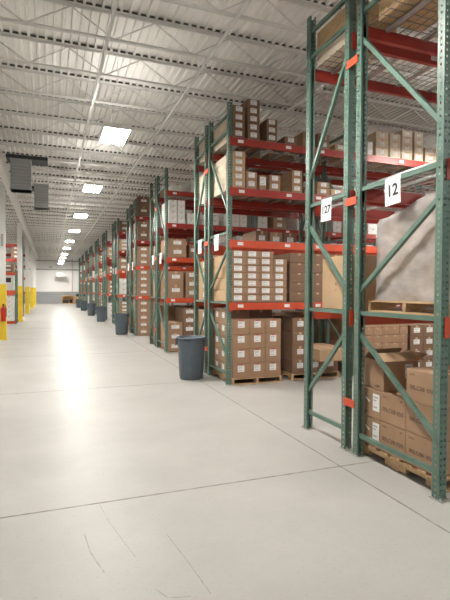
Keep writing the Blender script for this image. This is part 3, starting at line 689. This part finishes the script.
# ------------------------------------------------------------------ trash cans
cb = MB(); cb.lathe([(0.215, 0.0), (0.222, 0.03), (0.228, 0.05), (0.236, 0.30), (0.244, 0.50), (0.252, 0.60), (0.262, 0.62), (0.266, 0.735), (0.266, 0.76), (0.256, 0.76), (0.252, 0.62), (0.215, 0.04)], 36)
for k in range(8):
    a = 2*math.pi*k/8+0.2; c_, s_ = math.cos(a), math.sin(a)
    cb.tube((0.222*c_, 0.222*s_, 0.06), (0.246*c_, 0.246*s_, 0.58), 0.008, 6)
cb = cb.mesh('can_body', ['can'])
rm = MB()
rm.lathe([(0.258, 0.752), (0.284, 0.752), (0.289, 0.762), (0.289, 0.782), (0.282, 0.790), (0.258, 0.790), (0.256, 0.752)], 36); rm = rm.mesh('rim', ['can'])
hd = MB()
hd.box((0.268, -0.075, 0.64), (0.300, -0.055, 0.755)); hd.box((0.268, 0.055, 0.64), (0.300, 0.075, 0.755)); hd.tube((0.298, -0.072, 0.645), (0.298, 0.072, 0.645), 0.012, 8); hd.tube((0.262, -0.065, 0.645), (0.298, -0.065, 0.645), 0.010, 6); hd.tube((0.262, 0.065, 0.645), (0.298, 0.065, 0.645), 0.010, 6)
hd = hd.mesh('handle', ['can'])
for i, (x, y) in enumerate([(2.53, 8.51), (2.55, 17.80), (2.56, 25.3), (2.54, 31.3), (2.56, 38.8), (2.56, 45.3)]):
    t = thing('trash_can', 'blue-grey round plastic trash can standing by the rack ends, %s from the camera' % ORD[i], 'trash can', (x, y, 0.001), 0.35*i-0.5, 'trash cans along the rack ends')
    put('can_body', cb, t); put('rim', rm, t); put('handle', hd, t); put('handle', hd, t, (0,0,0), (0,0,math.pi))

# ------------------------------------------------------------------ white columns with yellow bases
for i, (y, lab) in enumerate([(17.1, 'nearest'), (26.4, 'second'), (35.2, 'third'), (44.1, 'fourth'), (52.6, 'farthest')]):
    t = thing('column', '%s white steel column with a yellow base left of the aisle' % lab, 'column', (-1.48 if i == 0 else -1.44, y, 0), 0, 'white columns left of the aisle')
    top = JB-0.325
    q = MB(); q.box((-0.115, -0.115, 0.012), (0.115, -0.095, top)); q.box((-0.115, 0.095, 0.012), (0.115, 0.115, top)); q.box((-0.01, -0.095, 0.012), (0.01, 0.095, top)); q.box((-0.16, -0.16, top), (0.16, 0.16, top+0.005-0.001))
    put('shaft', q.mesh('shaft', ['white_paint']), t)
    q = MB(); g = 0.135
    q.box((-g, -g, 0.001), (-0.117, g, 1.85)); q.box((0.117, -g, 0.001), (g, g, 1.85)); q.box((-0.117, -g, 0.001), (0.117, -0.117, 1.85)); q.box((-0.117, 0.117, 0.001), (0.117, g, 1.85)); q.box((-0.16, -0.16, 0), (0.16, 0.16, 0.012))
    put('yellow_guard', q.mesh('yellow_guard', ['yellow']), t)
    if i == 0:
        q = MB(); q.box((0.0, -0.17+0.02, 3.1), (0.06, -0.13+0.005, 3.5)); put('notice_plate', q.mesh('notice_plate', ['trim_grey']), t)
t = thing('fire_extinguisher', 'red fire extinguisher hanging on the yellow base of the nearest column', 'fire extinguisher', (-1.42, 17.1-0.135-0.086, 0.62))
q = MB(); q.lathe([(0.066, 0.0), (0.075, 0.02), (0.075, 0.40), (0.055, 0.46), (0.025, 0.50), (0.025, 0.53), (0.0, 0.53)], 20); put('cylinder_body', q.mesh('cylinder_body', ['ext_red']), t)
q = MB(); q.box((-0.02, -0.06, 0.53), (0.02, 0.05, 0.58)); put('valve', q.mesh('valve', ['black']), t)
q = MB(); q.tube((0.03, -0.03, 0.55), (0.085, -0.02, 0.45), 0.01, 6); q.tube((0.085, -0.02, 0.45), (0.09, -0.01, 0.15), 0.01, 6); put('hose', q.mesh('hose', ['black']), t)
q = MB(); q.box((-0.03, 0.074, 0.2), (0.03, 0.085, 0.45)); put('bracket', q.mesh('bracket', ['black']), t)

# ------------------------------------------------------------------ racks on the left, beyond the columns
LX = -1.53
def left_rack(y, lv, lab, height=RH):
    t = rack(LX-BAY, y, DN, 1, [lv], True, lab, 'pallet racks left of the columns', False, height)
    return t
left_rack(24.6, [(0.14, 'red'), (1.62, 'red'), (2.50, 'red')], 'low pallet rack with orange beams left of the aisle between two white columns', 2.62)
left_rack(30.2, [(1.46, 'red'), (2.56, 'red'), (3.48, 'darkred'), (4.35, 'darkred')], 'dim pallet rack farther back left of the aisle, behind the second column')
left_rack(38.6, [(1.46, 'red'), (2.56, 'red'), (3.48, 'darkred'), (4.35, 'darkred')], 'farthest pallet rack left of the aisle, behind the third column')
def lstack(y, z, x, n, wd, h, m_, desc, dp=0.9, grp='cartons on the left-hand racks', label=True):
    for k in range(n):
        carton(x-wd/2, y+0.04, z+0.0125+k*(h+0.003), wd, dp, h, m_, '%s, %s from the bottom' % (desc, NTH[k]) if n > 1 else desc, grp, label)
lstack(24.6, 0.14, LX-0.08, 5, 0.42, 0.235, 'white_card', 'white carton, low in the left rack with orange beams')
lstack(24.6, 0.14, LX-0.56, 5, 0.42, 0.235, 'kraft', 'brown carton, low in the left rack with orange beams', label=False)
q = MB(); q.box((0, 0, 0), (1.9, 0.9, 0.72)); q.box((1.15, -0.003, 0.38), (1.38, 0, 0.60), 1); q.box((1.55, -0.003, 0.38), (1.78, 0, 0.60), 1)
o = put('white_case', q.mesh('white_case', ['white_card', 'black']), None, (LX-1.98, 24.65, 1.6325)); tag(o, 'wide white case with two dark squares on the left rack with orange beams', 'case')
for k, (x, n, h, mm) in enumerate([(0.08, 2, 0.2, 'kraft_dark'), (0.62, 3, 0.2, 'blue'), (1.2, 2, 0.25, 'kraft')]):
    for j in range(n):
        q = MB(); q.box((0, 0, 0), (0.48, 0.85, h-0.004)); q.box((0.14, -0.002, h*0.3), (0.34, 0, h*0.7), 1)
        o = put('storage_box', q.mesh('storage_box', [mm, 'paper']), None, (LX-x-0.48, 24.65, 2.5125+j*h)); tag(o, '%s storage box, %s from the bottom, upper shelf of left rack with orange beams' % (('dark brown', 'blue', 'brown')[k], NTH[j]), 'box', 'boxes on the upper shelf of the left rack')
for yy, w_ in ((30.2, 'dim middle'), (38.6, 'farthest')):
    for lev in range(4):
        lstack(yy, (0.0, 1.46, 2.56, 3.48)[lev], LX-0.08, 3, 0.5, 0.24, 'kraft_dark', 'dark brown carton, %s of the %s left rack' % (LEV[lev] if lev else 'floor level', w_))

# ------------------------------------------------------------------ hanging air units
def air_unit(x0, x1, y, z0, z1, lab, big=True):
    t = thing('air_unit', lab, 'air unit', (x0, y, z0), 0, 'hanging grey air units')
    wd = x1-x0; h = z1-z0
    q = MB(); q.box((0, 0, 0), (wd, 0.5, h)); q.box((-0.015, -0.012, 0), (wd+0.015, 0.512, 0.03)); q.box((-0.015, -0.012, h-0.03), (wd+0.015, 0.512, h)); put('housing', q.mesh('housing', ['grey_metal']), t)
    q = MB()
    for k in range(7): q.box((0.05, -0.012, 0.10+k*h*0.11), (wd-0.05, 0, 0.125+k*h*0.11))
    put('grille', q.mesh('grille', ['trim_grey']), t)
    q = MB(); q.box((-0.10, -0.05, h), (wd+0.42, 0.55, h+0.09)) if big else q.box((-0.45, 0.05, h-0.16), (-0.001, 0.5, h-0.08)); put('flange', q.mesh('flange', ['black']), t)
    q = MB()
    for sx in (0.02, wd-0.02): q.tube((sx, 0.25, h+(0.09 if big else 0)), (sx, 0.25, ZC-0.05-z0), 0.008, 5)
    put('hanger', q.mesh('hanger', ['joist']), t)
air_unit(-0.95, -0.45, 13.45, 4.32, 5.12, 'larger grey hanging air unit with dark flange, high up at left')
air_unit(-0.45, -0.02, 16.20, 4.32, 5.08, 'smaller grey hanging air unit, right of and behind the larger one', False)

# ------------------------------------------------------------------ at the back wall
t = thing('unit_heater', 'pale grey unit heater hanging near the back wall above the aisle', 'heater', (0.80, 57.6, 3.17))
q = MB(); q.box((0, 0, 0), (1.0, 0.6, 0.46)); put('housing', q.mesh('housing', ['white_paint']), t)
q = MB(); 
for k in range(5): q.box((0.05, -0.02, 0.05+k*0.08), (0.62, 0, 0.08+k*0.08))
put('louvre', q.mesh('louvre', ['trim_grey']), t)
q = MB(); q.tube((0.1, 0.3, 0.46), (0.1, 0.3, ZC-0.05-3.17), 0.012, 6); q.tube((0.9, 0.3, 0.46), (0.9, 0.3, ZC-0.05-3.17), 0.012, 6); put('hanger', q.mesh('hanger', ['joist']), t)
q = MB(); q.tube((2.55, 58.3, 1.5), (2.55, 58.3, 5.4), 0.03, 6); q.tube((2.55, 58.3, 1.5), (2.55, 58.6, 1.5), 0.03, 6); q.tube((2.55, 58.3, 5.3), (2.55, 58.6, 5.3), 0.03, 6)
tag(put('drain_pipe', q.mesh('drain_pipe', ['trim_grey'])), 'thin grey vertical pipe down the back wall above the wooden cabinets', 'pipe')
q = MB(); q.box((0, 0, 0), (0.5, 0.3, 0.22)); q.box((0.05, -0.01, 0.04), (0.45, 0, 0.18), 1)
tag(put('wall_lamp', q.mesh('wall_lamp', ['white_paint', 'trim_grey']), None, (-0.1, 58.18, 4.18)), 'small pale box on the ledge of the back wall, left of the unit heater', 'box')
def wood_cabinet(x0, x1, y, h, lab):
    t = thing('wooden_cabinet', lab, 'cabinet', (x0, y, 0.001), 0, 'wooden cabinets at the back wall')
    wd = x1-x0; e = 0.08
    q = MB(); q.box((0, 0, 0), (e, 0.8, h)); q.box((wd-e, 0, 0), (wd, 0.8, h)); q.box((e, 0, h-e), (wd-e, 0.8, h)); q.box((e, 0, 0), (wd-e, 0.8, e)); q.box((e, 0.76, e), (wd-e, 0.8, h-e))
    # arched front brackets in the upper corners
    for s in (0, 1):
        pts = [(e, h-e), (e, h-e-0.35), (e+0.10, h-e-0.16), (e+0.3, h-e-0.04), (e+0.42, h-e)]
        if s: pts = [(wd-a, b) for a, b in reversed(pts)]
        q.quad([(a, 0.02, b) for a, b in pts]); q.quad([(a, 0.06, b) for a, b in reversed(pts)])
    put('cabinet_frame', q.mesh('cabinet_frame', ['wood_tan']), t)
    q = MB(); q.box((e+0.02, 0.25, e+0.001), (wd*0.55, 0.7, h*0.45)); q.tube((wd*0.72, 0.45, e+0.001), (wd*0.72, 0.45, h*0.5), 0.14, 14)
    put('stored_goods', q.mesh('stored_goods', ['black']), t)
wood_cabinet(1.35, 2.75, 57.3, 0.98, 'wooden cabinet with a dark arched opening at the back wall, left one')
wood_cabinet(2.80, 4.1, 57.3, 0.86, 'wooden cabinet with a dark opening at the back wall, right one by the racks')
for k in range(2):
    tag(put('dark_bin', one((0, 0, 0), (0.55, 0.6, 0.28), 'black'), None, (2.95+0.6*k, 57.4, 0.863)), ('dark bin on the right wooden cabinet, the left one', 'dark bin on the right wooden cabinet, the right one')[k], 'bin', 'dark bins on the wooden cabinet')

# ------------------------------------------------------------------ scuff marks worn into the floor coating
def scuff(name, pts, wd):
    q = MB()
    for (a, b) in zip(pts[:-1], pts[1:]):
        a = Vector((*a, 0)); b = Vector((*b, 0)); d = (b-a).normalized(); n = Vector((-d.y, d.x, 0))*wd/2; u = Vector((0, 0, 0.0009))
        q.quad([a-n+u, b-n+u, b+n+u, a+n+u])
    struct(name, q.mesh('trim', ['scuff']))
scuff('trim_20', [(0.22, 3.30), (0.24, 3.05), (0.30, 2.80)], 0.010)
scuff('trim_21', [(0.36, 3.72), (0.40, 3.4), (0.50, 2.9)], 0.006)
scuff('trim_22', [(0.75, 3.1), (0.80, 2.7), (0.83, 2.4)], 0.008)
scuff('trim_23', [(0.55, 2.55), (0.60, 2.45), (0.72, 2.42)], 0.012)
